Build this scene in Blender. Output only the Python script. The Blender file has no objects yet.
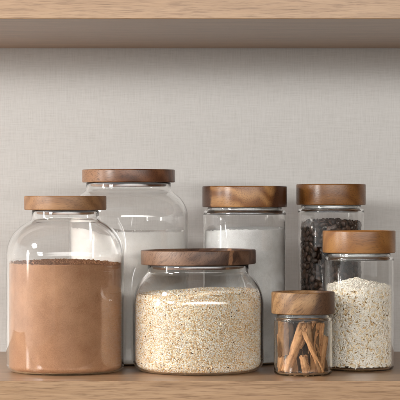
import bpy, bmesh, math, random
import numpy as np
from mathutils import Vector, Matrix, noise

MM = 0.001
PI = math.pi
sc = bpy.context.scene
col = sc.collection
rng = np.random.default_rng(7)
random.seed(7)

# ------------------------------------------------------------------ helpers
def link(name, me, mat=None, parent=None, loc=(0, 0, 0)):
    o = bpy.data.objects.new(name, me)
    col.objects.link(o)
    o.location = loc
    if mat is not None and me is not None and not me.materials:
        me.materials.append(mat)
    if parent is not None:
        o.parent = parent
    return o


def tag(o, label, cat, group=None, kind=None):
    o['label'] = label
    o['category'] = cat
    if group:
        o['group'] = group
    if kind:
        o['kind'] = kind
    return o


def np_mesh(name, verts, tris, colors=None, smooth=True):
    me = bpy.data.meshes.new(name)
    verts = np.asarray(verts, np.float32)
    tris = np.asarray(tris, np.int32)
    n, k = tris.shape
    me.vertices.add(len(verts))
    me.vertices.foreach_set('co', verts.ravel())
    me.loops.add(n * k)
    me.loops.foreach_set('vertex_index', tris.ravel())
    me.polygons.add(n)
    me.polygons.foreach_set('loop_start', np.arange(0, n * k, k, dtype=np.int32))
    if smooth:
        me.polygons.foreach_set('use_smooth', np.ones(n, bool))
    me.update(calc_edges=True)
    if colors is not None:
        a = me.color_attributes.new('grain', 'FLOAT_COLOR', 'POINT')
        c = np.ones((len(verts), 4), np.float32)
        c[:, :3] = colors
        a.data.foreach_set('color', c.ravel())
    return me


def fillet_poly(pts, rads, steps=14):
    """polyline with rounded corners, in the (r, z) half plane"""
    out = [pts[0]]
    for i in range(1, len(pts) - 1):
        p = Vector(pts[i]); a = Vector(pts[i - 1]); b = Vector(pts[i + 1])
        r = rads[i]
        u = (a - p); v = (b - p)
        lu, lv = u.length, v.length
        if r <= 0 or lu < 1e-6 or lv < 1e-6:
            out.append(tuple(p)); continue
        u /= lu; v /= lv
        ang = math.acos(max(-1, min(1, u.dot(v))))
        if ang > PI - 1e-3:
            out.append(tuple(p)); continue
        T = r / math.tan(ang / 2)
        lim = 0.96 * min(lu if i == 1 else lu * .8, lv if i == len(pts) - 2 else lv * .8)
        if T > lim:
            T = lim; r = T * math.tan(ang / 2)
        bis = (u + v).normalized()
        c = p + bis * (r / math.sin(ang / 2))
        s = p + u * T; e = p + v * T
        a0 = math.atan2(s.y - c.y, s.x - c.x); a1 = math.atan2(e.y - c.y, e.x - c.x)
        d = (a1 - a0 + PI) % (2 * PI) - PI
        for k in range(steps + 1):
            t = a0 + d * k / steps
            out.append((c.x + r * math.cos(t), c.y + r * math.sin(t)))
    out.append(pts[-1])
    return out


def offset_poly(pts, t):
    """shift every edge of an outward facing profile inwards by t"""
    lines = []
    for a, b in zip(pts[:-1], pts[1:]):
        d = (Vector(b) - Vector(a)).normalized()
        n = Vector((-d.y, d.x))          # left of travel = inside
        lines.append((Vector(a) + n * t, d))
    out = [lines[0][0]]
    for (p, d), (q, e) in zip(lines[:-1], lines[1:]):
        cr = d.x * e.y - d.y * e.x
        if abs(cr) < 1e-6:
            out.append(q); continue
        s = ((q.x - p.x) * e.y - (q.y - p.y) * e.x) / cr
        out.append(p + d * s)
    last = Vector(pts[-1]); d = lines[-1][1]
    out.append(lines[-1][0] + d * (last - Vector(pts[-2])).length)
    return [tuple(v) for v in out]


def lathe(name, prof, seg=128, closed_axis=True, sharp=None):
    """prof: (r, z) in mm from axis to axis; returns mesh in metres"""
    bm = bmesh.new()
    rings = []
    for r, z in prof:
        if r < 1e-4:
            rings.append([bm.verts.new((0, 0, z * MM))])
        else:
            rings.append([bm.verts.new((r * MM * math.cos(2 * PI * k / seg), r * MM * math.sin(2 * PI * k / seg), z * MM)) for k in range(seg)])
    for a, b in zip(rings[:-1], rings[1:]):
        if len(a) == 1 and len(b) == 1:
            continue
        for k in range(seg):
            k2 = (k + 1) % seg
            if len(a) == 1:
                bm.faces.new((a[0], b[k2], b[k]))
            elif len(b) == 1:
                bm.faces.new((a[k], a[k2], b[0]))
            else:
                bm.faces.new((a[k], a[k2], b[k2], b[k]))
    bmesh.ops.recalc_face_normals(bm, faces=bm.faces)
    for f in bm.faces:
        f.smooth = True
    me = bpy.data.meshes.new(name)
    bm.to_mesh(me); bm.free()
    return me


# ------------------------------------------------------------------ materials
def mat(name):
    m = bpy.data.materials.new(name)
    m.use_nodes = True
    nt = m.node_tree
    b = nt.nodes['Principled BSDF']
    return m, nt, b


def N(nt, typ, **kw):
    n = nt.nodes.new(typ)
    for k, v in kw.items():
        if k in n.inputs:
            n.inputs[k].default_value = v
        else:
            setattr(n, k, v)
    return n


def L(nt, a, b):
    nt.links.new(a, b)


def ramp(nt, stops, interp='LINEAR'):
    r = nt.nodes.new('ShaderNodeValToRGB')
    cr = r.color_ramp
    cr.interpolation = interp
    while len(cr.elements) > 1:
        cr.elements.remove(cr.elements[-1])
    cr.elements[0].position = stops[0][0]
    cr.elements[0].color = (*stops[0][1], 1)
    for p, c in stops[1:]:
        e = cr.elements.new(p); e.color = (*c, 1)
    return r


def mixc(nt, fac, a, b, mode='MIX'):
    m = nt.nodes.new('ShaderNodeMix'); m.data_type = 'RGBA'; m.blend_type = mode
    for sock, v in ((m.inputs[0], fac), (m.inputs[6], a), (m.inputs[7], b)):
        if hasattr(v, 'is_linked'):
            L(nt, v, sock)
        elif isinstance(v, (tuple, list)):
            sock.default_value = (*v, 1)
        else:
            sock.default_value = v
    return m.outputs[2]


def math_node(nt, op, a, b=None):
    m = nt.nodes.new('ShaderNodeMath'); m.operation = op
    for i, v in enumerate((a, b)):
        if v is None: continue
        if hasattr(v, 'is_linked'):
            L(nt, v, m.inputs[i])
        else:
            m.inputs[i].default_value = v
    return m.outputs[0]


def bump(nt, b, h, strength, dist):
    n = N(nt, 'ShaderNodeBump')
    n.inputs['Strength'].default_value = strength
    n.inputs['Distance'].default_value = dist
    L(nt, h, n.inputs['Height']); L(nt, n.outputs[0], b.inputs['Normal'])


def glass_mat():
    m, nt, b = mat('clear_glass')
    b.inputs['Base Color'].default_value = (0.996, 0.997, 0.995, 1)
    b.inputs['Roughness'].default_value = 0.0
    b.inputs['IOR'].default_value = 1.48
    b.inputs['Transmission Weight'].default_value = 1.0
    tc = N(nt, 'ShaderNodeTexCoord')
    n = N(nt, 'ShaderNodeTexNoise', Scale=34.0, Detail=1.0)
    L(nt, tc.outputs['Object'], n.inputs['Vector'])
    bump(nt, b, n.outputs[0], 0.06, 0.0012)      # blown glass is never quite even
    return m


def lid_wood(name, dark, mid, light, rot=(0, 0, 0), off=(0, 0, 0), stripe=None, patch=None, rough=0.36, scale=1.0, fibre=0.8):
    """acacia: growth rings cut by the round lid, fibres along x; sap = (x mm, half width mm, colour)"""
    m, nt, b = mat(name)
    tc = N(nt, 'ShaderNodeTexCoord')
    mp = N(nt, 'ShaderNodeMapping')
    mp.inputs['Rotation'].default_value = rot
    mp.inputs['Location'].default_value = off
    L(nt, tc.outputs['Object'], mp.inputs[0])
    # warped coordinates
    n1 = N(nt, 'ShaderNodeTexNoise', Scale=22.0 * scale, Detail=3.0)
    L(nt, mp.outputs[0], n1.inputs['Vector'])
    warp = N(nt, 'ShaderNodeVectorMath', operation='SCALE'); warp.inputs['Scale'].default_value = 0.022
    L(nt, n1.outputs['Color'], warp.inputs[0])
    ad = N(nt, 'ShaderNodeVectorMath', operation='ADD')
    L(nt, mp.outputs[0], ad.inputs[0]); L(nt, warp.outputs[0], ad.inputs[1])
    st = N(nt, 'ShaderNodeVectorMath', operation='MULTIPLY'); st.inputs[1].default_value = (0.10, 1.0, 1.0)
    L(nt, ad.outputs[0], st.inputs[0])
    big = N(nt, 'ShaderNodeTexNoise', Scale=34.0 * scale, Detail=4.0, Roughness=0.55)
    L(nt, st.outputs[0], big.inputs['Vector'])
    wv = N(nt, 'ShaderNodeTexWave', wave_type='BANDS', bands_direction='DIAGONAL')
    wv.inputs['Scale'].default_value = 46.0 * scale
    wv.inputs['Distortion'].default_value = 6.0
    wv.inputs['Detail'].default_value = 2.0
    wv.inputs['Detail Scale'].default_value = 1.2
    L(nt, st.outputs[0], wv.inputs['Vector'])
    stf = N(nt, 'ShaderNodeVectorMath', operation='MULTIPLY'); stf.inputs[1].default_value = (0.045, 1.0, 1.0)
    L(nt, ad.outputs[0], stf.inputs[0])
    fine = N(nt, 'ShaderNodeTexNoise', Scale=620.0, Detail=4.0, Roughness=0.6)
    fine.inputs['Scale'].default_value = 900.0
    L(nt, stf.outputs[0], fine.inputs['Vector'])
    v = math_node(nt, 'ADD', math_node(nt, 'MULTIPLY', big.outputs[0], 0.72), math_node(nt, 'MULTIPLY', wv.outputs['Fac'], 0.22))
    r = ramp(nt, [(0.28, dark), (0.47, mid), (0.66, light)])
    L(nt, v, r.inputs[0])
    fr = ramp(nt, [(0.36, (0.42, 0.37, 0.33)), (0.47, (0.95, 0.94, 0.93)), (0.56, (1.03, 1.02, 1.0)), (0.7, (1.16, 1.14, 1.10))])
    L(nt, fine.outputs[0], fr.inputs[0])
    c = mixc(nt, fibre, r.outputs[0], fr.outputs[0], 'MULTIPLY')
    sx = N(nt, 'ShaderNodeSeparateXYZ')
    wob = N(nt, 'ShaderNodeTexNoise', Scale=70.0, Detail=2.0)
    L(nt, tc.outputs['Object'], wob.inputs['Vector'])
    L(nt, tc.outputs['Object'], sx.inputs[0])
    xs = math_node(nt, 'ADD', sx.outputs[0], math_node(nt, 'MULTIPLY', math_node(nt, 'SUBTRACT', wob.outputs[0], 0.5), 0.010))
    for p in (stripe, patch):
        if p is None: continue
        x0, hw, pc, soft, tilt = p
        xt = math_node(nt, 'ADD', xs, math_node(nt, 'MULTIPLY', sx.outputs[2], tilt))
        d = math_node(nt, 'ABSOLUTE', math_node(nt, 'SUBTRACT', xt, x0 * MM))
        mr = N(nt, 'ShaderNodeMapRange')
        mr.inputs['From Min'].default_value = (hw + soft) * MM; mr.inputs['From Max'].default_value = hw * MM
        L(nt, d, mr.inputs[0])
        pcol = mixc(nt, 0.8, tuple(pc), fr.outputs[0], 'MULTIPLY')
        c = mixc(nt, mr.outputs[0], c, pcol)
    L(nt, c, b.inputs['Base Color'])
    rr = N(nt, 'ShaderNodeMapRange')
    rr.inputs['To Min'].default_value = rough + 0.08; rr.inputs['To Max'].default_value = rough - 0.05
    L(nt, fine.outputs[0], rr.inputs[0]); L(nt, rr.outputs[0], b.inputs['Roughness'])
    b.inputs['Specular IOR Level'].default_value = 0.5
    bump(nt, b, fine.outputs[0], 0.10, 0.0006)
    return m


def oak_mat():
    m, nt, b = mat('oak_laminate')
    tc = N(nt, 'ShaderNodeTexCoord')
    st = N(nt, 'ShaderNodeVectorMath', operation='MULTIPLY'); st.inputs[1].default_value = (0.05, 1.0, 1.0)
    w = N(nt, 'ShaderNodeTexNoise', Scale=9.0, Detail=2.0)
    L(nt, tc.outputs['Object'], w.inputs['Vector'])
    ws = N(nt, 'ShaderNodeVectorMath', operation='MULTIPLY'); ws.inputs[1].default_value = (0.02, 0.006, 0.005)
    L(nt, w.outputs['Color'], ws.inputs[0])
    ad = N(nt, 'ShaderNodeVectorMath', operation='ADD')
    L(nt, tc.outputs['Object'], ad.inputs[0]); L(nt, ws.outputs[0], ad.inputs[1])
    L(nt, ad.outputs[0], st.inputs[0])
    big = N(nt, 'ShaderNodeTexNoise', Scale=150.0, Detail=5.0, Roughness=0.6)
    L(nt, st.outputs[0], big.inputs['Vector'])
    r = ramp(nt, [(0.30, (0.30, 0.180, 0.097)), (0.50, (0.365, 0.226, 0.126)), (0.70, (0.415, 0.267, 0.155))])
    L(nt, big.outputs[0], r.inputs[0])
    # pores: short dark dashes
    sp = N(nt, 'ShaderNodeVectorMath', operation='MULTIPLY'); sp.inputs[1].default_value = (0.045, 1.0, 1.0)
    L(nt, ad.outputs[0], sp.inputs[0])
    po = N(nt, 'ShaderNodeTexNoise', Scale=620.0, Detail=3.0, Roughness=0.65)
    L(nt, sp.outputs[0], po.inputs['Vector'])
    pr = ramp(nt, [(0.33, (0.56, 0.49, 0.44)), (0.45, (0.95, 0.94, 0.93)), (0.6, (1.04, 1.03, 1.02))])
    L(nt, po.outputs[0], pr.inputs[0])
    c = mixc(nt, 0.75, r.outputs[0], pr.outputs[0], 'MULTIPLY')
    sp2 = N(nt, 'ShaderNodeVectorMath', operation='MULTIPLY'); sp2.inputs[1].default_value = (0.035, 1.0, 1.0)
    L(nt, ad.outputs[0], sp2.inputs[0])
    po2 = N(nt, 'ShaderNodeTexNoise', Scale=1250.0, Detail=3.0, Roughness=0.6)
    L(nt, sp2.outputs[0], po2.inputs['Vector'])
    pr2 = ramp(nt, [(0.36, (0.52, 0.45, 0.40)), (0.46, (0.96, 0.95, 0.94)), (0.62, (1.06, 1.05, 1.04))])
    L(nt, po2.outputs[0], pr2.inputs[0])
    c = mixc(nt, 0.52, c, pr2.outputs[0], 'MULTIPLY')
    L(nt, c, b.inputs['Base Color'])
    b.inputs['Roughness'].default_value = 0.33
    b.inputs['Specular IOR Level'].default_value = 0.5
    bump(nt, b, po.outputs[0], 0.18, 0.0005)
    return m


def linen_mat():
    m, nt, b = mat('linen_wallcovering')
    tc = N(nt, 'ShaderNodeTexCoord')
    outs = []
    for sc_ in ((1.0, 1.0, 0.05), (0.05, 1.0, 1.0)):
        st = N(nt, 'ShaderNodeVectorMath', operation='MULTIPLY'); st.inputs[1].default_value = sc_
        L(nt, tc.outputs['Object'], st.inputs[0])
        n = N(nt, 'ShaderNodeTexNoise', Scale=820.0, Detail=4.0, Roughness=0.75)
        L(nt, st.outputs[0], n.inputs['Vector'])
        outs.append(n.outputs[0])
    s = math_node(nt, 'MULTIPLY', math_node(nt, 'ADD', outs[0], outs[1]), 0.5)
    r = ramp(nt, [(0.32, (0.55, 0.538, 0.518)), (0.5, (0.645, 0.635, 0.617)), (0.68, (0.712, 0.702, 0.689))])
    L(nt, s, r.inputs[0])
    L(nt, r.outputs[0], b.inputs['Base Color'])
    b.inputs['Roughness'].default_value = 0.75
    b.inputs['Specular IOR Level'].default_value = 0.25
    bump(nt, b, s, 0.35, 0.0006)
    return m


def powder_mat(name, c0, c1, top=None, ztop=0, scale=60.0, rough=0.9, fine=900.0, bumpd=0.0006):
    m, nt, b = mat(name)
    tc = N(nt, 'ShaderNodeTexCoord')
    n = N(nt, 'ShaderNodeTexNoise', Scale=scale, Detail=6.0, Roughness=0.6)
    L(nt, tc.outputs['Object'], n.inputs['Vector'])
    f = N(nt, 'ShaderNodeTexNoise', Scale=fine, Detail=3.0, Roughness=0.7)
    L(nt, tc.outputs['Object'], f.inputs['Vector'])
    v = math_node(nt, 'ADD', math_node(nt, 'MULTIPLY', n.outputs[0], 0.55), math_node(nt, 'MULTIPLY', f.outputs[0], 0.45))
    r = ramp(nt, [(0.36, c0), (0.62, c1)])
    L(nt, v, r.inputs[0])
    c = r.outputs[0]
    if top is not None:
        at = N(nt, 'ShaderNodeAttribute', attribute_name='grain')
        c = mixc(nt, at.outputs['Fac'], c, tuple(top))
    L(nt, c, b.inputs['Base Color'])
    b.inputs['Roughness'].default_value = rough
    b.inputs['Specular IOR Level'].default_value = 0.2
    bump(nt, b, f.outputs[0], 0.5, bumpd)
    return m


def attr_mat(name, rough=0.6, spec=0.3, sss=0.0, noise_amt=0.0, noise_scale=500.0):
    m, nt, b = mat(name)
    at = N(nt, 'ShaderNodeAttribute', attribute_name='grain')
    c = at.outputs['Color']
    if noise_amt:
        tc = N(nt, 'ShaderNodeTexCoord')
        n = N(nt, 'ShaderNodeTexNoise', Scale=noise_scale, Detail=3.0)
        L(nt, tc.outputs['Object'], n.inputs['Vector'])
        r = ramp(nt, [(0.3, (1 - noise_amt,) * 3), (0.7, (1 + noise_amt,) * 3)])
        L(nt, n.outputs[0], r.inputs[0])
        c = mixc(nt, 1.0, c, r.outputs[0], 'MULTIPLY')
    L(nt, c, b.inputs['Base Color'])
    b.inputs['Roughness'].default_value = rough
    b.inputs['Specular IOR Level'].default_value = spec
    return m


def silicone_mat(name, colr, trans=0.0, rough=0.35):
    m, nt, b = mat(name)
    b.inputs['Base Color'].default_value = (*colr, 1)
    b.inputs['Roughness'].default_value = rough
    b.inputs['Transmission Weight'].default_value = trans
    tc = N(nt, 'ShaderNodeTexCoord')
    n = N(nt, 'ShaderNodeTexNoise', Scale=300.0, Detail=2.0)
    L(nt, tc.outputs['Object'], n.inputs['Vector'])
    bump(nt, b, n.outputs[0], 0.05, 0.0003)
    return m


GLASS = glass_mat()
OAK = oak_mat()
LINEN = linen_mat()
SEAL = silicone_mat('grey_silicone', (0.16, 0.16, 0.17), 0.0, 0.3)
SEAL_CLEAR = silicone_mat('clear_silicone', (0.80, 0.80, 0.79), 0.6, 0.25)

# ------------------------------------------------------------------ setting
def board(name, x0, x1, y0, y1, z0, z1, m, bev=0.0009):
    bm = bmesh.new()
    bmesh.ops.create_cube(bm, size=1.0)
    for v in bm.verts:
        v.co = Vector(((x0 + x1) / 2 + v.co.x * (x1 - x0), (y0 + y1) / 2 + v.co.y * (y1 - y0), (z0 + z1) / 2 + v.co.z * (z1 - z0)))
    if bev:
        bmesh.ops.bevel(bm, geom=list(bm.edges), offset=bev, segments=3, profile=0.5, affect='EDGES')
    me = bpy.data.meshes.new(name)
    bm.to_mesh(me); bm.free()
    return link(name, me, m)

WALL_Y = 0.389
o = board('shelf', -0.75, 0.75, 0, WALL_Y - 0.0005, -0.042, 0.0, OAK)
tag(o, 'oak shelf board the seven jars stand on', 'shelf', kind='structure')
o = board('upper_shelf', -0.75, 0.75, 0, WALL_Y - 0.0005, 0.3622, 0.4042, OAK)
tag(o, 'oak shelf board above the jars, seen from below', 'shelf', kind='structure')
o = board('back_wall', -0.85, 0.85, WALL_Y, WALL_Y + 0.02, -0.25, 0.75, LINEN, 0)
tag(o, 'pale grey linen textured wall behind the jars', 'wall', kind='structure')

# ------------------------------------------------------------------ jars
class Jar:
    pass

def rounded_rim(prof_o, prof_i, t):
    """close outer and inner profile with a half round rim"""
    (ro, zo) = prof_o[-1]; (ri, zi) = prof_i[-1]
    c = ((ro + ri) / 2, zo - t / 2)
    rim = []
    for k in range(0, 9):
        a = PI * k / 8
        rim.append((c[0] + t / 2 * math.cos(a), c[1] + t / 2 * math.sin(a)))
    return prof_o[:-1] + rim + prof_i[:-1][::-1]


def make_jar(label, group, X, Y, R, rb, shoulder, neck_r, neck_z, t, lid_R, lid_z0, lid_z1, wood, style, rs=6, rn_f=4, base_t=2.2, plug_h=5.0, plug_mat=None, lid_tilt=0.0, dish=3.5):
    """R body radius, shoulder z where shoulder slope would meet the wall, neck_z where it meets the neck"""
    J = Jar()
    root = bpy.data.objects.new('glass_jar', None)
    root.empty_display_size = 0.03
    col.objects.link(root)
    root.location = (X * MM, Y * MM, 0)
    tag(root, label, 'jar', group)
    J.root = root; J.loc = root.location
    rim_z = lid_z0 - 0.25
    outer = [(0, 1.3), (R * .62, 1.3), (R * .70, 0.12), (R, 0.12), (R, shoulder), (neck_r, neck_z), (neck_r, rim_z)]
    po = fillet_poly(outer, [0, 1.5, 1.5, rb, rs, rn_f, 0], 18)
    base_out = [(0, 0.12 + base_t - t), (R, 0.12 + base_t - t), (R, shoulder), (neck_r, neck_z), (neck_r, rim_z)]
    inner = offset_poly(base_out, t)
    inner[0] = (0, inner[0][1])
    pi_ = fillet_poly(inner, [0, max(rb - t, 1.5), max(rs - t, 1.5), rn_f + t, 0], 18)
    po[-1] = (po[-1][0], rim_z); pi_[-1] = (pi_[-1][0], rim_z)
    # straighten: rim arc sits between both ends
    pi_[-1] = (neck_r - t, rim_z)
    prof = rounded_rim(po, pi_, t)
    me = lathe('glass_body', prof, 160)
    J.body = link('glass_body', me, GLASS, root)
    J.inner = pi_; J.t = t
    # lid
    w = lid_z1 - lid_z0
    lp = [(0, lid_z0), (lid_R, lid_z0), (lid_R, lid_z1), (lid_R - 5.0, lid_z1), (lid_R - 6.5, lid_z1 - dish), (0, lid_z1 - dish)]
    lme = lathe('lid', fillet_poly(lp, [0, 1.3, 1.3, 1.0, 1.5, 0], 6), 160)
    lid = link('lid', lme, wood, root)
    rp = neck_r - t - 0.6
    if style == 'wide':
        # wooden plug with a silicone band near the top
        pp = [(0, lid_z0 - plug_h), (rp - 1.6, lid_z0 - plug_h), (rp - 1.6, lid_z0 - 0.05), (0, lid_z0 - 0.05)]
        link('plug', lathe('plug', fillet_poly(pp, [0, 0.8, 0, 0], 4), 128), wood, lid)
        sz = lid_z0 - 0.6
        sp = [(rp - 1.5, sz - 2.2), (rp, sz - 1.9), (rp, sz - 0.6), (rp - 1.5, sz - 0.3), (rp - 1.5, sz - 2.2)]
        link('seal_ring', lathe('seal_ring', sp, 128), SEAL, lid)
    else:
        pp = [(0, lid_z0 - plug_h + .6), (rp - 1.8, lid_z0 - plug_h + .6), (rp - 1.8, lid_z0 - 0.05), (0, lid_z0 - 0.05)]
        link('plug', lathe('plug', fillet_poly(pp, [0, 0.6, 0, 0], 4), 128), SEAL_CLEAR, lid)
        sz = lid_z0 - plug_h + 0.3
        sp = [(rp - 1.7, sz - 1.2), (rp - 0.4, sz - 1.2), (rp, sz - 0.5), (rp - 0.3, sz + 0.5), (rp - 1.7, sz + 0.5), (rp - 1.7, sz - 1.2)]
        link('seal_ring', lathe('seal_ring', sp, 128), SEAL, lid)
    if lid_tilt:
        c = Matrix.Translation((0, 0, lid_z0 * MM))
        lid.matrix_local = c @ Matrix.Rotation(lid_tilt, 4, 'Y') @ c.inverted()
    return J


def inner_samples(J, gap, zmax):
    """profile of a filling that lies gap inside the glass, up to zmax"""
    p = [(max(r - gap, 0), z) for r, z in J.inner]
    p[0] = (0, J.inner[0][1] + 0.15)
    out = []
    for (r, z) in p:
        z2 = max(z, J.inner[0][1] + 0.15)
        if z2 > zmax: break
        out.append((r, z2))
    # cut exactly
    for (a, b) in zip(p[:-1], p[1:]):
        if a[1] <= zmax < b[1]:
            f = (zmax - a[1]) / (b[1] - a[1])
            out.append((a[0] + (b[0] - a[0]) * f, zmax)); break
    return out


def r_at(prof, z):
    for (a, b) in zip(prof[:-1], prof[1:]):
        if a[1] <= z <= b[1] and b[1] > a[1]:
            return a[0] + (b[0] - a[0]) * (z - a[1]) / (b[1] - a[1])
    return prof[-1][0]


def filling(name, J, level, hfun, m, gap=0.3, seg=220, rings=90, lump=0.0, lump_s=180.0, lump_bias=0.0, rim_drop=0.0, topcol=True, edge_wave=0.0, crumbs=0, crumb_r=(.4, 1.2), crumb_c=(0, 0, 30)):
    """solid powder filling: wall part follows the glass, top is a height field hfun(x, y) in mm about level"""
    pr = inner_samples(J, gap, level - 6)
    verts = []; faces = []; tops = []
    # wall part
    for (r, z) in pr[1:]:
        for k in range(seg):
            a = 2 * PI * k / seg
            verts.append((r * math.cos(a), r * math.sin(a), z)); tops.append(0)
    nb = len(pr) - 1
    # top rings from the wall inward
    prof = [(r - gap, z) for r, z in J.inner]
    # vertical band from the wall to the top edge
    zlast = pr[-1][1]
    edge = []
    for k in range(seg):
        a = 2 * PI * k / seg
        rr = pr[-1][0]
        x, y = rr * math.cos(a), rr * math.sin(a)
        z = level + hfun(x, y) + edge_wave * (noise.noise((x * .35, y * .35, 9)) + .6 * noise.noise((x * 1.1, y * 1.1, 2)))
        edge.append(z)
    nv = 5
    for j in range(1, nv + 1):
        f = j / nv
        for k in range(seg):
            a = 2 * PI * k / seg
            z = zlast + (edge[k] - zlast) * f
            rr = min(r_at(prof, z), 1e9)
            verts.append((rr * math.cos(a), rr * math.sin(a), z)); tops.append(0 if j < nv else .5)
    rtop = r_at(prof, level)
    for j in range(1, rings):
        f = 1 - j / rings
        for k in range(seg):
            a = 2 * PI * k / seg
            rr = rtop * f
            x, y = rr * math.cos(a), rr * math.sin(a)
            bl = min(1, (1 - f) * 12)
            z = level + hfun(x, y)
            if lump:
                p = (x * MM * lump_s, y * MM * lump_s, 0)
                q = noise.noise(p) + .55 * noise.noise((p[0] * 2.3, p[1] * 2.3, 4)) + .35 * noise.noise((p[0] * 5.1, p[1] * 5.1, 7))
                z += lump * (max(q, -.25) + lump_bias) * bl
            z = z * bl + edge[k] * (1 - bl)
            verts.append((x, y, z)); tops.append(1)
    total = nb + nv + rings - 1
    idx = np.arange(seg); idx2 = (idx + 1) % seg
    quads = []
    for i in range(total - 1):
        quads.append(np.stack([i * seg + idx, i * seg + idx2, (i + 1) * seg + idx2, (i + 1) * seg + idx], 1))
    quads = np.concatenate(quads)
    verts.append((0, 0, pr[0][1])); tops.append(0)
    verts.append((0, 0, level + hfun(0, 0))); tops.append(1)
    cb, ct = len(verts) - 2, len(verts) - 1
    e = (total - 1) * seg
    q1 = np.stack([np.full(seg, cb), idx2, idx, idx], 1); q2 = np.stack([e + idx, e + idx2, np.full(seg, ct), np.full(seg, ct)], 1)
    tri = np.concatenate([q1[:, :3], q2[:, :3]])
    allt = np.concatenate([quads[:, [0, 1, 2]], quads[:, [0, 2, 3]], tri])
    if crumbs:
        tv, tf = CR[0], CR[1]
        ex, ef = [], []; base = len(verts)
        for i in range(crumbs):
            q = rtop * .985 * math.sqrt(random.random()); a = random.uniform(0, 2 * PI)
            if random.random() < .55:
                x = random.gauss(crumb_c[0], crumb_c[2]); y = random.gauss(crumb_c[1], crumb_c[2])
                if math.hypot(x, y) > rtop * .985: continue
            else:
                x, y = q * math.cos(a), q * math.sin(a)
            rr = crumb_r[0] + (crumb_r[1] - crumb_r[0]) * random.random() ** 2.5
            if math.hypot(x, y) + rr > rtop: continue
            v = np.array([list(p * (1 + .45 * noise.noise((p.x * 1.3 + i, p.y * 1.3, p.z * 1.3)))) for p in tv]) * rr
            v = v @ np.array(Matrix.Rotation(random.uniform(0, 6), 3, 'Z')).T
            z = level + hfun(x, y) + rr * .25 + (lump * .3)
            ex.append(v + np.array([x, y, z])); ef.append(tf + base); base += len(v)
        for v in ex:
            verts.extend(map(tuple, v)); tops.extend([1] * len(v))
        allt = np.concatenate([allt] + ef)
    t = np.array(tops, np.float32)
    me = np_mesh(name, np.array(verts) * MM, allt, np.stack([t, t, t], 1))
    o = link(name, me, m, None, J.loc)
    return o


def lin(c):
    return tuple(((x / 255) / 12.92 if x / 255 <= .04045 else ((x / 255 + .055) / 1.055) ** 2.4) for x in c)

# wood of each lid
W_A = lid_wood('lid_wood_honey', (0.20, 0.095, 0.04), (0.27, 0.135, 0.058), (0.315, 0.165, 0.073), (0, 0, 0.1), (.3, .1, 0), rough=.40, scale=.8, fibre=.45)
W_B = lid_wood('lid_wood_russet', (0.085, 0.030, 0.013), (0.16, 0.062, 0.027), (0.23, 0.098, 0.046), (0.2, 0.25, 0.5), (.7, .2, .1), patch=(-46, 10, (0.40, 0.205, 0.105), 30, 0), rough=.30, scale=.7, fibre=.6)  # patch: highlight on the left side painted into the wood colour
W_D = lid_wood('lid_wood_figured', (0.10, 0.034, 0.010), (0.24, 0.098, 0.030), (0.44, 0.225, 0.085), (0.1, 0.3, 0.9), (.15, .6, .2), stripe=(-47, 8.5, (0.08, 0.032, 0.014), 2, 0.0), patch=(-9, 13, (0.075, 0.027, 0.011), 7, -.3), rough=.28, scale=.62, fibre=.6)  # narrow dark band down the left edge, wider dark patch at right
W_F = lid_wood('lid_wood_amber', (0.16, 0.06, 0.014), (0.215, 0.088, 0.022), (0.27, 0.118, 0.033), (0, 0.05, 0.15), (.9, .3, .5), rough=.27, scale=.6, fibre=.55)
W_G = lid_wood('lid_wood_golden', (0.19, 0.074, 0.019), (0.275, 0.118, 0.032), (0.34, 0.16, 0.05), (0, 0.06, -0.2), (.4, .8, .2), rough=.30, scale=.6, fibre=.45)
W_E = lid_wood('lid_wood_walnut', (0.042, 0.019, 0.011), (0.085, 0.041, 0.024), (0.15, 0.080, 0.048), (0.1, 0.9, 0.35), (.2, .5, .8), stripe=(9.5, 1.4, (0.27, 0.135, 0.07), 1.4, -.2), patch=(12, 26, (0.22, 0.125, 0.078), 16, 0.5), rough=.38, fibre=.7)  # narrow pale sapwood streak right of centre
W_H = lid_wood('lid_wood_tan', (0.20, 0.10, 0.04), (0.31, 0.17, 0.075), (0.40, 0.24, 0.115), (0.2, 0.75, 0.2), (.6, .1, .4), patch=(-7, 18, (0.11, 0.056, 0.03), 5, -.5), rough=.40, scale=.9, fibre=.8)

G = 'lidded glass storage jars on the shelf'
JA = make_jar('wide glass jar of cocoa powder with light honey coloured wooden lid', G, -142.4, 115, 62.2, 8, 146, 35.5, 160, 2.6, 43.4, 170.4, 185.4, W_A, 'wide', rs=42, rn_f=5)
JB = make_jar('tall wide glass jar of white flour standing behind the cocoa jar', G, -79.9, 237, 66.5, 8, 178, 47.4, 191.5, 2.6, 51.9, 200.6, 215.0, W_B, 'wide', rs=33, rn_f=6)
JE = make_jar('low squat glass jar of pale quinoa with dark walnut lid', G, -1.8, 116, 69.3, 13, 88, 53.7, 104.5, 2.4, 60.9, 113.2, 128.4, W_E, 'wide', rs=45, rn_f=5, lid_tilt=-.008)
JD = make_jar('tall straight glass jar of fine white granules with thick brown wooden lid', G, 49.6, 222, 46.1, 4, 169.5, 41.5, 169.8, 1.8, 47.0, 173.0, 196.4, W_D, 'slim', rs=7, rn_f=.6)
JF = make_jar('tall straight glass jar of dark coffee beans at the back', G, 146.7, 240, 37.2, 4, 171.2, 33.6, 171.5, 1.7, 38.9, 175.4, 198.8, W_F, 'slim', rs=5, rn_f=.6)
JG = make_jar('straight glass jar of white rice with golden brown wooden lid', G, 170.0, 138, 37.1, 4, 120.6, 33.6, 120.9, 1.7, 38.9, 124.7, 148.4, W_G, 'slim', rs=5, rn_f=.6)
JH = make_jar('smallest glass jar, filled with cinnamon bark, at the front', G, 106.9, 75, 30.4, 4, 59.4, 27.2, 59.7, 1.6, 32.8, 63.3, 86.0, W_H, 'slim', rs=5, rn_f=.6, plug_h=3.0)

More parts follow.
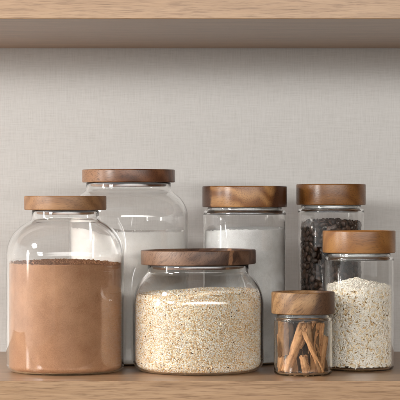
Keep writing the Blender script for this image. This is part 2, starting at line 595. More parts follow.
# ------------------------------------------------------------------ powders
_bm = bmesh.new(); bmesh.ops.create_icosphere(_bm, subdivisions=2, radius=1.0); _bm.verts.index_update()
CR = ([v.co.copy() for v in _bm.verts], np.array([[v.index for v in f.verts] for f in _bm.faces])); _bm.free()
COCOA = powder_mat('cocoa', (0.285, 0.137, 0.067), (0.41, 0.220, 0.119), (0.25, 0.118, 0.056), scale=45)
FLOUR = powder_mat('flour', (0.82, 0.79, 0.745), (0.90, 0.88, 0.845), (0.90, 0.89, 0.87), scale=80)
SUGAR = powder_mat('sugar', (0.55, 0.545, 0.53), (0.70, 0.70, 0.69), (0.78, 0.78, 0.77), scale=90, fine=1500, rough=.55)

def h_cocoa(x, y):
    d = math.hypot(x + 2, y) / 60
    return 2.6 * (1 - d * d) + .012 * x * 0 - 1.0 + (-.5 if x > 30 else 0) + .9 * noise.noise((x * .03, y * .03, 1))
o = filling('cocoa_powder', JA, 115.5, h_cocoa, COCOA, seg=360, rings=110, lump=1.3, lump_s=420, lump_bias=.1, edge_wave=1.0, crumbs=1300, crumb_r=(.35, 1.25), crumb_c=(2, -18, 20))
tag(o, 'brown cocoa powder with a crumbly darker top in the wide jar', 'cocoa', kind='stuff')

def h_flour(x, y):
    return 1.2 * noise.noise((x * .03, y * .03, 5)) + max(0, -x - 10) * .16
o = filling('flour', JB, 146.3, h_flour, FLOUR, seg=360, rings=110, lump=.7, lump_s=150, lump_bias=0, edge_wave=.9, crumbs=30, crumb_r=(.4, 1.5), crumb_c=(-5, -48, 12))
tag(o, 'white flour filling the tall wide jar behind', 'flour', kind='stuff')

def h_sugar(x, y):
    return -.2 + .03 * x + 2.0 * noise.noise((x * .02 + 3, y * .02, 5)) + .02 * y
o = filling('sugar', JD, 149.6, h_sugar, SUGAR, seg=360, rings=110, lump=.5, lump_s=260, edge_wave=1.0)
tag(o, 'fine white granules filling the tall straight jar', 'sugar', kind='stuff')

# ------------------------------------------------------------------ grains
def ico(sub):
    bm = bmesh.new()
    bmesh.ops.create_icosphere(bm, subdivisions=sub, radius=1.0)
    v = np.array([list(x.co) for x in bm.verts]); bm.verts.index_update()
    f = np.array([[q.index for q in p.verts] for p in bm.faces])
    bm.free()
    return v, f

def scatter(tv, tf, pos, rot, scl, cols, tipcol=None):
    """copies of a template (tv, tf) at pos with 3x3 rot and per-axis scale; returns verts, faces, colours"""
    n = len(pos)
    v = tv[None] * scl[:, None, :]
    v = np.einsum('nij,nkj->nki', rot, v) + pos[:, None, :]
    f = (tf[None] + (np.arange(n) * len(tv))[:, None, None]).reshape(-1, tf.shape[1])
    c = cols[:, None, :] if cols.ndim == 2 else cols
    c = np.broadcast_to(c, (n, len(tv), 3))
    return v.reshape(-1, 3), f, c.reshape(-1, 3)

def rand_rot(n):
    q = rng.normal(size=(n, 4)); q /= np.linalg.norm(q, axis=1)[:, None]
    w, x, y, z = q.T
    return np.stack([np.stack([1 - 2 * (y * y + z * z), 2 * (x * y - z * w), 2 * (x * z + y * w)], 1),
                     np.stack([2 * (x * y + z * w), 1 - 2 * (x * x + z * z), 2 * (y * z - x * w)], 1),
                     np.stack([2 * (x * z - y * w), 2 * (y * z + x * w), 1 - 2 * (x * x + y * y)], 1)], 1)

def core_mesh(J, gap, level, hfun, seg=96, rings=20):
    """closed inner mass under the visible grains (verts, tris)"""
    pr = inner_samples(J, gap, level)
    pr = [(max(r, .01), z + gap * .8) for r, z in pr if z + gap * .8 < level]
    vs = []
    for r, z in pr[1:]:
        for k in range(seg):
            a = 2 * PI * k / seg; vs.append((r * math.cos(a), r * math.sin(a), z))
    rt = pr[-1][0]
    for j in range(rings):
        f = 1 - j / rings
        for k in range(seg):
            a = 2 * PI * k / seg; x, y = rt * f * math.cos(a), rt * f * math.sin(a)
            vs.append((x, y, level + hfun(x, y) - gap))
    tot = len(pr) - 1 + rings
    i = np.arange(seg); i2 = (i + 1) % seg
    fs = []
    for j in range(tot - 1):
        fs.append(np.stack([j * seg + i, j * seg + i2, (j + 1) * seg + i2], 1))
        fs.append(np.stack([j * seg + i, (j + 1) * seg + i2, (j + 1) * seg + i], 1))
    vs.append((0, 0, pr[0][1])); vs.append((0, 0, level + hfun(0, 0) - gap))
    e = (tot - 1) * seg
    fs.append(np.stack([np.full(seg, len(vs) - 2), i2, i], 1)); fs.append(np.stack([e + i, e + i2, np.full(seg, len(vs) - 1)], 1))
    return np.array(vs), np.concatenate(fs)

# ---- quinoa
def h_quinoa(x, y):
    return 1.5 * noise.noise((x * .025, y * .025, 3)) + .022 * y + .035 * x - .0005 * (x * x + y * y) + 1.5
QL = 83.5
prof = inner_samples(JE, 0.0, 100)
pts = [prof[0]]
P = np.array(prof)
seglen = np.hypot(*(P[1:] - P[:-1]).T); cum = np.concatenate([[0], np.cumsum(seglen)])
pos = []; gr = 0.72
s = P[1:, 0].max() * .70
row = 0
while s < cum[-1]:
    r = np.interp(s, cum, P[:, 0]); z = np.interp(s, cum, P[:, 1])
    r2 = np.interp(s + .3, cum, P[:, 0]); z2 = np.interp(s + .3, cum, P[:, 1])
    tx, tz = r2 - r, z2 - z; ln = math.hypot(tx, tz) or 1
    nx, nz = -tz / ln, tx / ln           # inward
    n = max(6, int(2 * PI * r / 1.34))
    a = (np.arange(n) + (row % 2) * .5 + rng.uniform(-.32, .32, n)) * 2 * PI / n
    dep = 0.86 + np.abs(rng.normal(0, .22, n))
    rr = r + nx * dep + rng.uniform(-.05, 0, n); zz = z + nz * dep + rng.uniform(-.4, .4, n)
    x, y = rr * np.cos(a), rr * np.sin(a)
    top = np.array([QL + h_quinoa(px, py) for px, py in zip(x, y)])
    keep = (zz < top) & (rng.uniform(size=n) > .04)
    pos.append(np.stack([x, y, np.maximum(zz, prof[0][1] + .9)], 1)[keep])
    s += 1.14; row += 1
# top surface, two jittered layers
rt = r_at(prof, QL) - 1.3
g = np.arange(-rt, rt, 1.3)
for lay in (0, 1):
    X, Y = np.meshgrid(g, g)
    x = (X + rng.uniform(-.6, .6, X.shape)).ravel(); y = (Y + rng.uniform(-.6, .6, X.shape)).ravel()
    k = np.hypot(x, y) < rt
    if lay: k &= rng.uniform(size=len(x)) < .35
    x, y = x[k], y[k]
    z = np.array([QL + h_quinoa(a, b) for a, b in zip(x, y)]) + lay * 1.0 + rng.uniform(-.4, .4, len(x))
    pos.append(np.stack([x, y, z], 1))
# second shell
m2 = 14000
a = rng.uniform(0, 2 * PI, m2); z = rng.uniform(6, QL - 1, m2)
r = np.array([r_at(prof, q) for q in z]) - 2.3
pos.append(np.stack([r * np.cos(a), r * np.sin(a), z], 1))
pos = np.concatenate(pos)
n = len(pos)
pal = np.array([(0.88, 0.76, 0.58), (0.90, 0.86, 0.79), (0.80, 0.57, 0.31), (0.66, 0.40, 0.17), (0.70, 0.51, 0.30), (0.22, 0.12, 0.06), (0.05, 0.03, 0.02)])
ci = rng.choice(len(pal), n, p=[.38, .34, .155, .055, .062, .0065, .0015])
cols = pal[ci] * rng.uniform(.88, 1.1, (n, 1))
sc3 = gr * np.stack([rng.uniform(.90, 1.08, n), rng.uniform(.90, 1.08, n), rng.uniform(.74, .95, n)], 1)
rot = rand_rot(n)
front = pos[:, 1] < 15
V, F, C = [], [], []
off = 0
for sub, k in ((2, front), (1, ~front)):
    tv, tf = ico(sub)
    v, f, c = scatter(tv, tf, pos[k], rot[k], sc3[k], cols[k])
    V.append(v); F.append(f + off); C.append(c); off += len(v)
cv, cf = core_mesh(JE, 2.4, QL, h_quinoa)
V.append(cv); F.append(cf + off); C.append(np.tile(np.array([[.60, .44, .27]]), (len(cv), 1)))
me = np_mesh('quinoa', np.concatenate(V) * MM, np.concatenate(F), np.concatenate(C))
o = link('quinoa', me, attr_mat('quinoa_grain', .6, .3), None, JE.loc)
tag(o, 'pale quinoa grains filling the squat jar', 'quinoa', kind='stuff')

# ---- rice
def rice_template():
    nr, ns = 9, 7
    vs, cs = [(-1, 0, 0)], [1.0]
    for i in range(1, nr):
        u = -1 + 2 * i / nr
        rad = (1 - abs(u) ** 2.6) ** .62
        for k in range(ns):
            a = 2 * PI * k / ns
            vs.append((u, rad * math.cos(a), rad * math.sin(a) + .12 * (1 - u * u)))
            cs.append(max(0, (abs(u) - .62) / .38) if u > 0 else max(0, (abs(u) - .8) / .3))
    vs.append((1, 0, 0)); cs.append(1.0)
    fs = []
    for k in range(ns):
        k2 = (k + 1) % ns
        fs.append((0, 1 + k2, 1 + k))
        for i in range(nr - 2):
            a = 1 + i * ns
            fs.append((a + k, a + k2, a + ns + k2)); fs.append((a + k, a + ns + k2, a + ns + k))
        a = 1 + (nr - 2) * ns
        fs.append((a + k, a + k2, len(vs) - 1))
    return np.array(vs), np.array(fs), np.array(cs)
RV, RF, RT = rice_template()

def h_rice(x, y):
    d = math.hypot(x + 3, y) / 34
    return 8.5 * (1 - d) + 1.6 * noise.noise((x * .06, y * .06, 2)) - 2.0
RL = 90.5
rprof = inner_samples(JG, 0.0, 115)
rin = r_at(rprof, 60)
def frame(ex, ez):
    ex = ex / np.linalg.norm(ex, axis=1)[:, None]
    ey = np.cross(ez, ex); ey /= np.linalg.norm(ey, axis=1)[:, None]
    ez = np.cross(ex, ey)
    return np.stack([ex, ey, ez], 2)
pos, rots = [], []
for lay, (dep, cnt) in enumerate(((1.15, 4300), (2.0, 5000), (3.0, 3600))):
    a = rng.uniform(0, 2 * PI, cnt); z = rng.uniform(4.6, RL + 3, cnt)
    r = rin - dep - rng.uniform(0, .5, cnt)
    x, y = r * np.cos(a), r * np.sin(a)
    top = np.array([RL + h_rice(p, q) for p, q in zip(x, y)])
    k = z < top
    a, z, x, y = a[k], z[k], x[k], y[k]
    th = rng.uniform(0, PI, k.sum())
    er = np.stack([np.cos(a), np.sin(a), 0 * a], 1); et = np.stack([-np.sin(a), np.cos(a), 0 * a], 1); ez = np.array([[0, 0, 1.0]])
    ex = et * np.cos(th)[:, None] + ez * np.sin(th)[:, None] + er * rng.uniform(-.07, .0 if lay == 0 else .18, k.sum())[:, None]
    lo = (z < 7)
    ex[lo, 2] *= .2
    pos.append(np.stack([x, y, z], 1)); rots.append(frame(ex, -er))
n_shell = sum(map(len, pos))
cnt = 2400
rr = (rin - 3.6) * np.sqrt(rng.uniform(0, 1, cnt)); a = rng.uniform(0, 2 * PI, cnt)
x, y = rr * np.cos(a), rr * np.sin(a)
z = np.array([RL + h_rice(p, q) for p, q in zip(x, y)]) + rng.uniform(-1.4, .8, cnt)
d = np.stack([np.cos(a * 7.3 + rr), np.sin(a * 7.3 + rr), rng.uniform(-.5, .75, cnt)], 1)
pos.append(np.stack([x, y, z], 1)); rots.append(frame(d, np.tile([[0.05, 0.02, 1.0]], (cnt, 1))))
pos = np.concatenate(pos); rots = np.concatenate(rots)
n = len(pos)
scl = np.stack([rng.uniform(1.9, 2.9, n), rng.uniform(.62, .80, n), rng.uniform(.58, .74, n)], 1)
# individuals: the outermost grains on the camera side
vis = np.where((pos[:, 1] < -12) & (np.hypot(pos[:, 0], pos[:, 1]) > rin - 1.7) & (pos[:, 2] > 6))[0]
seen = vis[(pos[vis, 0] > -26) & (pos[vis, 0] < 32)]
order = seen[np.argsort(pos[seen, 1] + rng.uniform(-7, 7, len(seen)) - .05 * pos[seen, 2])][:300]
ind = np.zeros(n, bool); ind[order] = True
white = np.array([.93, .88, .78]); amber = np.array([.56, .34, .13])
def rice_cols(k, tipmix):
    base = white[None] * rng.uniform(.9, 1.08, (k, 1))
    t = (RT[None, :, None] * tipmix[:, None, None])
    return base[:, None, :] * (1 - t) + amber[None, None, :] * t
rest = ~ind
tm = np.where(rng.uniform(size=rest.sum()) < .55, rng.uniform(.5, 1.0, rest.sum()), .08)
rc = rice_cols(rest.sum(), tm)
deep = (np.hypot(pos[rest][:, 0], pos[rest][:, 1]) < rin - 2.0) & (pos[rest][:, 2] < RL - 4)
rc[deep] = rc[deep] * np.array([1.0, .90, .72])  # deeper grains tinted warm: light scattered between grains painted into their colour
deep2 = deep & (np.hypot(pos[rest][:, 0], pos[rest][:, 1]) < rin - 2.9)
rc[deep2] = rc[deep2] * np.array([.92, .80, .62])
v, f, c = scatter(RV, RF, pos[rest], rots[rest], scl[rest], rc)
cv, cf = core_mesh(JG, 3.6, RL, h_rice)
RICE = attr_mat('rice_grain', .5, .35)
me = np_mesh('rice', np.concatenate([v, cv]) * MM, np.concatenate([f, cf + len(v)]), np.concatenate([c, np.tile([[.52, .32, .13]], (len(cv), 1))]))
o = link('rice', me, RICE, None, JG.loc)
tag(o, 'mass of white rice filling the straight jar at right', 'rice', kind='stuff')
grain_meshes = []
for q in (.05, .35, .75, 1.0):
    grain_meshes.append(np_mesh('rice_grain', RV * MM, RF, rice_cols(1, np.array([q]))[0]))
    grain_meshes[-1].materials.append(RICE)
gl = 'long white rice grain lying against the glass of the rice jar'
for i in order:
    g_ = bpy.data.objects.new('rice_grain', grain_meshes[random.choice((0, 0, 0, 1, 2, 3))])
    col.objects.link(g_)
    M = Matrix(rots[i].tolist()).to_4x4() @ Matrix.Diagonal((*scl[i], 1))
    g_.matrix_world = Matrix.Translation(Vector(pos[i] * MM) + JG.loc) @ M
    tag(g_, gl, 'rice grain', 'rice grains against the glass')

# ---- coffee beans
def bean_template(seed):
    nu, nv = 18, 12
    vs, fs, cs = [], [], []
    def p(u, v_):
        th = PI * v_ / nv; ph = 2 * PI * u / nu
        x = math.cos(th); y = math.sin(th) * math.cos(ph); z = math.sin(th) * math.sin(ph)
        zz = z * (.78 if z > 0 else .34)
        c = 0.0
        if z < 0:
            w = y + .10 * math.sin(x * 3.0)
            gdep = math.exp(-(w / .16) ** 2) * (1 - x * x) ** .4
            zz += .30 * gdep; c = gdep
        wob = 1 + .05 * noise.noise((x * 2 + seed, y * 2, z * 2))
        return (x * wob, y * wob * .78, zz * wob * .78, c)
    vs.append(p(0, 0)[:3]); cs.append(0)
    for j in range(1, nv):
        for i in range(nu):
            q = p(i, j); vs.append(q[:3]); cs.append(q[3])
    vs.append(p(0, nv)[:3]); cs.append(0)
    for i in range(nu):
        i2 = (i + 1) % nu
        fs.append((0, 1 + i, 1 + i2))
        for j in range(nv - 2):
            a = 1 + j * nu
            fs.append((a + i, a + nu + i, a + nu + i2)); fs.append((a + i, a + nu + i2, a + i2))
        a = 1 + (nv - 2) * nu
        fs.append((a + i, len(vs) - 1, a + i2))
    return np.array(vs), np.array(fs), np.array(cs)

def h_bean(x, y):
    return 3.5 * (1 - (math.hypot(x - 1, y) / 34) ** 2) - 1.0
BL = 155.0
bin_ = r_at(inner_samples(JF, 0, 160), 80)
def darts(cnt, r, zmin, zmax, dmin):
    out = []
    cell = {}
    for _ in range(cnt):
        a = random.uniform(0, 2 * PI); z = random.uniform(zmin, zmax)
        u = a * r
        key = (int(u / dmin), int(z / dmin)); ok = True
        for i in (-1, 0, 1):
            for j in (-1, 0, 1):
                for (u2, z2) in cell.get((key[0] + i, key[1] + j), ()):
                    if (u - u2) ** 2 + (z - z2) ** 2 < dmin * dmin: ok = False; break
                if not ok: break
            if not ok: break
        if ok:
            cell.setdefault(key, []).append((u, z)); out.append((r * math.cos(a), r * math.sin(a), z))
    return out
BT = [bean_template(s_) for s_ in (1, 9, 23)]
p1 = darts(26000, bin_ - 3.3, 5.5, BL - 1, 5.3)
p2 = darts(16000, bin_ - 6.6, 6, BL, 6.0)
p3 = []
for _ in range(6000):
    r = (bin_ - 4) * math.sqrt(random.random()); a = random.uniform(0, 2 * PI)
    x, y = r * math.cos(a), r * math.sin(a)
    if all((x - q[0]) ** 2 + (y - q[1]) ** 2 > 4.9 ** 2 for q in p3):
        p3.append((x, y, BL + h_bean(x, y) + random.uniform(-1.2, 1.2)))
bp = np.array(p1 + p3 + p2); n1, n3 = len(p1), len(p3)
n = len(bp)
brot = rand_rot(n)
# shell beans: keep the longest axis off the glass
for i in range(n1):
    x, y, z = bp[i]; a = math.atan2(y, x)
    er = Vector((math.cos(a), math.sin(a), 0)); et = Vector((-math.sin(a), math.cos(a), 0))
    th = random.uniform(0, PI)
    ex = (et * math.cos(th) + Vector((0, 0, 1)) * math.sin(th) + er * random.uniform(-.2, .2)).normalized()
    side = random.choice((1, 1, -1))
    up = (er * side + et * random.uniform(-.6, .6) + Vector((0, 0, 1)) * random.uniform(-.6, .6))
    ey = up.cross(ex).normalized(); ez = ex.cross(ey)
    brot[i] = np.array([list(ex), list(ey), list(ez)]).T
bs = np.stack([rng.uniform(3.3, 4.1, n)] * 3, 1) * np.array([[1, .95, .9]])
idx = np.arange(n)
frontb = idx[((idx < n1) & (bp[:, 1] < 4) & (bp[:, 2] > 62)) | ((idx >= n1) & (idx < n1 + n3))]
score = bp[frontb, 1] + np.where(bp[frontb, 0] < 0, -14, 0) - .12 * bp[frontb, 2]
indb = frontb[np.argsort(score)][:300]
BEAN, nt_, b_ = mat('roasted_bean')
at_ = N(nt_, 'ShaderNodeAttribute', attribute_name='grain')
oi = N(nt_, 'ShaderNodeTexCoord'); nn = N(nt_, 'ShaderNodeTexNoise', Scale=250.0, Detail=3.0)
L(nt_, oi.outputs['Object'], nn.inputs['Vector'])
rr_ = ramp(nt_, [(.3, (.6, .6, .6)), (.7, (1.25, 1.2, 1.15))]); L(nt_, nn.outputs[0], rr_.inputs[0])
L(nt_, mixc(nt_, 1.0, at_.outputs['Color'], rr_.outputs[0], 'MULTIPLY'), b_.inputs['Base Color'])
b_.inputs['Roughness'].default_value = .34
bc = np.array([.050, .025, .015]); bg = np.array([.10, .060, .036])
def bean_cols(t, k, f=1.0):
    return (bc[None] * (1 - t[:, None]) + bg[None] * t[:, None]) * f
bmeshes = []
for t_ in BT:
    for f_ in (.75, 1.15, 1.6):
        me = np_mesh('coffee_bean', t_[0] * MM, t_[1], bean_cols(t_[2], 0, f_)); me.materials.append(BEAN); bmeshes.append(me)
for i in indb:
    o = bpy.data.objects.new('coffee_bean', random.choice(bmeshes))
    col.objects.link(o)
    o.matrix_world = Matrix.Translation(Vector(bp[i] * MM) + JF.loc) @ Matrix(brot[i].tolist()).to_4x4() @ Matrix.Diagonal((*bs[i], 1))
    tag(o, 'dark roasted coffee bean in the tall jar at the back', 'coffee bean', 'coffee beans in the tall jar')
rs_ = np.setdiff1d(idx, indb)
t0 = BT[0]
v, f, c = scatter(t0[0], t0[1], bp[rs_], brot[rs_], bs[rs_], bean_cols(t0[2], 0)[None] * rng.uniform(.7, 1.6, (len(rs_), 1, 1)))
cv, cf = core_mesh(JF, 8.0, BL, h_bean)
me = np_mesh('coffee_beans_mass', np.concatenate([v, cv]) * MM, np.concatenate([f, cf + len(v)]), np.concatenate([c, np.tile([[.02, .012, .008]], (len(cv), 1))]))
o = link('coffee', me, BEAN, None, JF.loc)
tag(o, 'mass of dark coffee beans deeper in the tall jar', 'coffee', kind='stuff')

# ---- cinnamon
def cinnamon_mat(name, k):
    m, nt, b = mat(name)
    tc = N(nt, 'ShaderNodeTexCoord')
    st = N(nt, 'ShaderNodeVectorMath', operation='MULTIPLY'); st.inputs[1].default_value = (1, 1, .10)
    L(nt, tc.outputs['Object'], st.inputs[0])
    n = N(nt, 'ShaderNodeTexNoise', Scale=500.0, Detail=5.0, Roughness=.65)
    L(nt, st.outputs[0], n.inputs['Vector'])
    n2 = N(nt, 'ShaderNodeTexNoise', Scale=130.0, Detail=5.0, Roughness=.7)
    L(nt, tc.outputs['Object'], n2.inputs['Vector'])
    v = math_node(nt, 'ADD', math_node(nt, 'MULTIPLY', n.outputs[0], .6), math_node(nt, 'MULTIPLY', n2.outputs[0], .4))
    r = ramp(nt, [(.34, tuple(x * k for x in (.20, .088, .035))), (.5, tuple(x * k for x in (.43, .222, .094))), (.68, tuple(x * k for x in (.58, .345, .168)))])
    L(nt, v, r.inputs[0])
    sp = N(nt, 'ShaderNodeTexNoise', Scale=420.0, Detail=4.0, Roughness=.7)
    st2 = N(nt, 'ShaderNodeVectorMath', operation='MULTIPLY'); st2.inputs[1].default_value = (1, 1, .3)
    L(nt, tc.outputs['Object'], st2.inputs[0]); L(nt, st2.outputs[0], sp.inputs['Vector'])
    sr = ramp(nt, [(.36, (.30, .24, .20)), (.46, (1, 1, 1))])
    L(nt, sp.outputs[0], sr.inputs[0])
    L(nt, mixc(nt, .6, r.outputs[0], sr.outputs[0], 'MULTIPLY'), b.inputs['Base Color'])
    b.inputs['Roughness'].default_value = .75; b.inputs['Specular IOR Level'].default_value = .25
    bump(nt, b, v, .6, .0008)
    return m
CIN = [cinnamon_mat('cinnamon_bark', 1.0), cinnamon_mat('cinnamon_bark_dark', .62), cinnamon_mat('cinnamon_bark_pale', 1.22), cinnamon_mat('cinnamon_bark_shaded', .34)]  # last: copy darkened for the back sticks, shade painted into the colour

def quill(Lm, r, span, th, seed, taper=0.0):
    """a curled sheet of bark: arc (or spiral) cross-section, ragged ends, centred on the origin along z"""
    nz, na = 40, max(12, int(abs(span) / 11))
    out, inn = [], []
    for i in range(nz + 1):
        f = i / nz
        z_ = (f - .5) * Lm
        for j in range(na + 1):
            g_ = j / na
            a = math.radians(span) * (g_ - .5) * (1 + .22 * noise.noise((z_ * .16, seed, 3)) + .10 * noise.noise((z_ * .6, seed, 8)))
            rad = r * (1 - .42 * g_ if span > 380 else 1.0) * (1 - taper * f)
            rag = .10 * Lm * noise.noise((g_ * 7 + seed, 0 if i < nz / 2 else 7, seed)) * abs(2 * f - 1) ** 3
            z = (f - .5) * Lm + rag
            rad += .55 * noise.noise((a * 1.5 + seed * 3, z * .13, seed)) + .22 * noise.noise((a * 4, z * .5, seed)) + .12 * noise.noise((a * 9, z * 1.2, seed))
            wob = .7 * noise.noise((z * .06, seed, 0))
            tt = th * (1 + .3 * noise.noise((a * 2, z * .2, seed + 5)))
            for lst, q in ((out, rad), (inn, rad - tt)):
                lst.append((q * math.cos(a) + wob, q * math.sin(a), z))
    nrow = na + 1
    vs = out + inn; k0 = len(out); fs = []
    for i in range(nz):
        for j in range(na):
            a = i * nrow + j
            fs.append((a, a + 1, a + nrow + 1, a + nrow)); fs.append((k0 + a, k0 + a + nrow, k0 + a + nrow + 1, k0 + a + 1))
    for j in range(na):
        fs.append((j, k0 + j, k0 + j + 1, j + 1)); a = nz * nrow + j
        fs.append((a, a + 1, k0 + a + 1, k0 + a))
    for i in range(nz):
        a = i * nrow; fs.append((a, a + nrow, k0 + a + nrow, k0 + a)); a += na
        fs.append((a, k0 + a, k0 + a + nrow, a + nrow))
    return np_mesh('cinnamon_stick', np.array(vs) * MM, np.array(fs))

CG = 'cinnamon pieces in the smallest jar'
sticks = [
    ((-18, -16, 4), (1, -13, 57), 5.4, 270, .9, 2, 15, 'long pale cinnamon stick leaning right across the left of the small jar'),
    ((19, -15.5, 3.5), (-1, -20, 48), 4.2, 75, .9, 2, -10, 'thin cinnamon splinter slanting down to the lower right of the small jar'),
    ((2.5, -20.5, 3), (-1, -19.5, 21), 4.8, 640, .8, 0, 30, 'short tightly rolled cinnamon quill at the bottom front of the small jar'),
    ((13, -14, 20), (17, -13, 54), 4.6, 210, .9, 2, 150, 'upright curled cinnamon piece at the upper right of the small jar'),
    ((-5, -13, 30), (11, -13, 59), 3.8, 200, .9, 2, 10, 'cinnamon piece reaching up under the lid of the small jar'),
    ((9.5, -19.5, 3.5), (10, -19, 25), 3.4, 190, .8, 0, 170, 'small hollow cinnamon chip standing beside the short rolled quill'),
    ((-19, -13, 20), (-19.5, -10, 56), 7.0, 130, .9, 1, -30, 'dark rough bark piece against the left glass of the small jar'),
    ((16, -14, 4), (21.5, -9, 40), 4.2, 180, .9, 0, 40, 'dark cinnamon piece against the right glass of the small jar'),
    ((-21, -9, 4), (-22, -7, 40), 5.0, 150, .9, 0, -50, 'rough cinnamon bark chip low against the left glass of the small jar'),
    ((-9, -19.5, 4), (-12, -18, 24), 3.6, 160, .8, 1, 160, 'short dark cinnamon chip standing at the lower left front of the small jar'),
    ((7, -16, 24), (5, -15, 56), 3.4, 150, .8, 1, 20, 'dark cinnamon sliver in the upper middle of the small jar'),
    ((15.5, -18.5, 3.5), (13, -18, 19), 2.8, 220, .8, 1, 0, 'stubby dark cinnamon chip at the bottom right of the small jar'),
    ((-12, -12, 30), (-3, -17, 55), 3.4, 120, .8, 0, 20, 'short cinnamon chip wedged beside the top of the long pale stick'),
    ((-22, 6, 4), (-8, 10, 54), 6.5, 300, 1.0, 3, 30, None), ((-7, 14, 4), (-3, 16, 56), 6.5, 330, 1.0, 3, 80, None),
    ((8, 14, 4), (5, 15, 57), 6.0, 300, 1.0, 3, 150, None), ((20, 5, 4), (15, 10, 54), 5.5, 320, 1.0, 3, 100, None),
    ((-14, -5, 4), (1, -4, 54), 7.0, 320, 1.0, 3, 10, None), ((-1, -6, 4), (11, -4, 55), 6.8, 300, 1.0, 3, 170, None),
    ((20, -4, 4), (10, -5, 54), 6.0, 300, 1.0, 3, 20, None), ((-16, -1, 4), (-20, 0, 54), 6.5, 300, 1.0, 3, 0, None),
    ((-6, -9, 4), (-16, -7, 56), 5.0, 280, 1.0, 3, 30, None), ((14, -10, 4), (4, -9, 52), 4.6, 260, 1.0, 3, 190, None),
]
for i, (a, b, r, span, th, mi, roll, lab) in enumerate(sticks):
    a, b = Vector(a), Vector(b)
    d = b - a
    me = quill(d.length, r, span, th, i * 3.7 + 1, .08)
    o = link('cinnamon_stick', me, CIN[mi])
    ez = d.normalized(); ex = Vector((0, -1, 0)); ex = (ex - ez * ex.dot(ez)).normalized(); ey = ez.cross(ex)
    q = Matrix((ex, ey, ez)).transposed().to_4x4()       # the outer side of the bark faces the front at roll 0
    o.matrix_world = Matrix.Translation((a + b) / 2 * MM + JH.loc) @ q @ Matrix.Rotation(math.radians(roll), 4, 'Z')
    tag(o, lab or 'cinnamon stick standing behind the front pieces in the small jar', 'cinnamon stick', CG)

# ------------------------------------------------------------------ light
w = bpy.data.worlds.new('World'); sc.world = w
w.use_nodes = True
bg_ = w.node_tree.nodes['Background']
# a room that is brighter on the window side (left) than on the other
wt = w.node_tree
wc = N(wt, 'ShaderNodeTexCoord'); wx = N(wt, 'ShaderNodeSeparateXYZ')
L(wt, wc.outputs['Generated'], wx.inputs[0])
wm = N(wt, 'ShaderNodeMapRange'); wm.inputs['From Min'].default_value = -1; wm.inputs['From Max'].default_value = 1
L(wt, wx.outputs[0], wm.inputs[0])
wr = ramp(wt, [(0.0, (1.2, 1.18, 1.15)), (0.07, (0.62, 0.615, 0.60)), (0.20, (0.27, 0.265, 0.255)), (0.5, (0.28, 0.268, 0.255)), (0.75, (0.12, 0.105, 0.09)), (1.0, (0.08, 0.065, 0.05))])
L(wt, wm.outputs[0], wr.inputs[0]); L(wt, wr.outputs[0], bg_.inputs[0])
bg_.inputs[1].default_value = 1.0

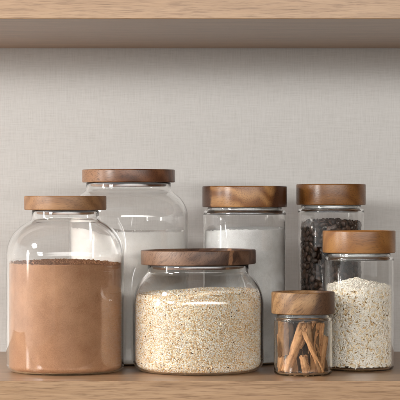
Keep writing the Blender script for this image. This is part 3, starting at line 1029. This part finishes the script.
def area(name, loc, target, sx, sy, power, colr, disk=False, fade_u=0.0, fade_v=0.0):
    """area lamp; fade_u / fade_v: soft edges that hide the lamp outline in reflections"""
    l = bpy.data.lights.new(name, 'AREA'); l.shape = 'DISK' if disk else 'RECTANGLE'
    l.size = sx
    if not disk: l.size_y = sy
    l.energy = power; l.color = colr
    if fade_u or fade_v:
        l.use_nodes = True
        nt = l.node_tree
        em = nt.nodes['Emission']
        ge = N(nt, 'ShaderNodeNewGeometry'); sp = N(nt, 'ShaderNodeSeparateXYZ')
        L(nt, ge.outputs['Parametric'], sp.inputs[0])
        f = None
        for k, w_ in ((0, fade_u), (1, fade_v)):
            if not w_: continue
            d = math_node(nt, 'SUBTRACT', 0.5, math_node(nt, 'ABSOLUTE', math_node(nt, 'SUBTRACT', sp.outputs[k], 0.5)))
            mr = N(nt, 'ShaderNodeMapRange', interpolation_type='SMOOTHSTEP'); mr.inputs['From Max'].default_value = w_
            L(nt, d, mr.inputs[0])
            f = mr.outputs[0] if f is None else math_node(nt, 'MULTIPLY', f, mr.outputs[0])
        L(nt, f, em.inputs['Strength'])
    o = bpy.data.objects.new(name, l); col.objects.link(o)
    o.location = loc
    o.rotation_euler = (Vector(target) - Vector(loc)).to_track_quat('-Z', 'Y').to_euler()
    return o
area('window_light', (-1.31, -0.94, 0.18), (-1.31 + .82, -0.94 + .58, 0.17), 2.15, 0.60, 0.7, (1.0, 0.985, 0.96))
area('strip_light', (-1.5, -0.28, 0.27), (0, 0.15, 0.14), 0.13, 0.46, 7, (1.0, 0.97, 0.93), fade_u=.35, fade_v=.4)
area('high_light', (-1.5, -0.50, 0.92), (-.1, 0.12, 0.1), 0.27, 0.27, 17, (1.0, 0.965, 0.92), disk=True)
area('side_fill', (-1.55, -1.20, 0.42), (-.1, 0.35, 0.27), 0.45, 0.13, 20, (1.0, 0.98, 0.95), fade_u=.4)  # added fill lamp without a visible source, lifts the upper left wall
area('front_fill', (0.5, -3.3, 0.72), (-0.1, 0.3, 0.2), 9.0, 0.62, 190, (1.0, 0.985, 0.955), fade_u=.45, fade_v=.45)  # added wide fill lamp behind the camera, brightens the wall evenly

# ------------------------------------------------------------------ camera
cam = bpy.data.cameras.new('Camera')
cam.sensor_width = 36; cam.lens = 180; cam.clip_end = 50; cam.clip_start = .05
co = bpy.data.objects.new('Camera', cam); col.objects.link(co)
co.location = (0, -2.0, 0.181); co.rotation_euler = (PI / 2, 0, 0)
sc.camera = co

sc.render.engine = 'CYCLES'
cy = sc.cycles
cy.max_bounces = 24; cy.transmission_bounces = 20; cy.glossy_bounces = 8; cy.diffuse_bounces = 6; cy.transparent_max_bounces = 16
cy.caustics_refractive = True; cy.caustics_reflective = False
cy.blur_glossy = 0.0; cy.sample_clamp_indirect = 0.0
cy.use_denoising = True
try:
    cy.denoiser = 'OPENIMAGEDENOISE'; cy.denoising_input_passes = 'RGB_ALBEDO_NORMAL'; cy.denoising_prefilter = 'ACCURATE'
except Exception:
    pass
cy.use_adaptive_sampling = False
sc.view_settings.view_transform = 'Standard'
sc.view_settings.look = 'None'
sc.view_settings.exposure = 0.38
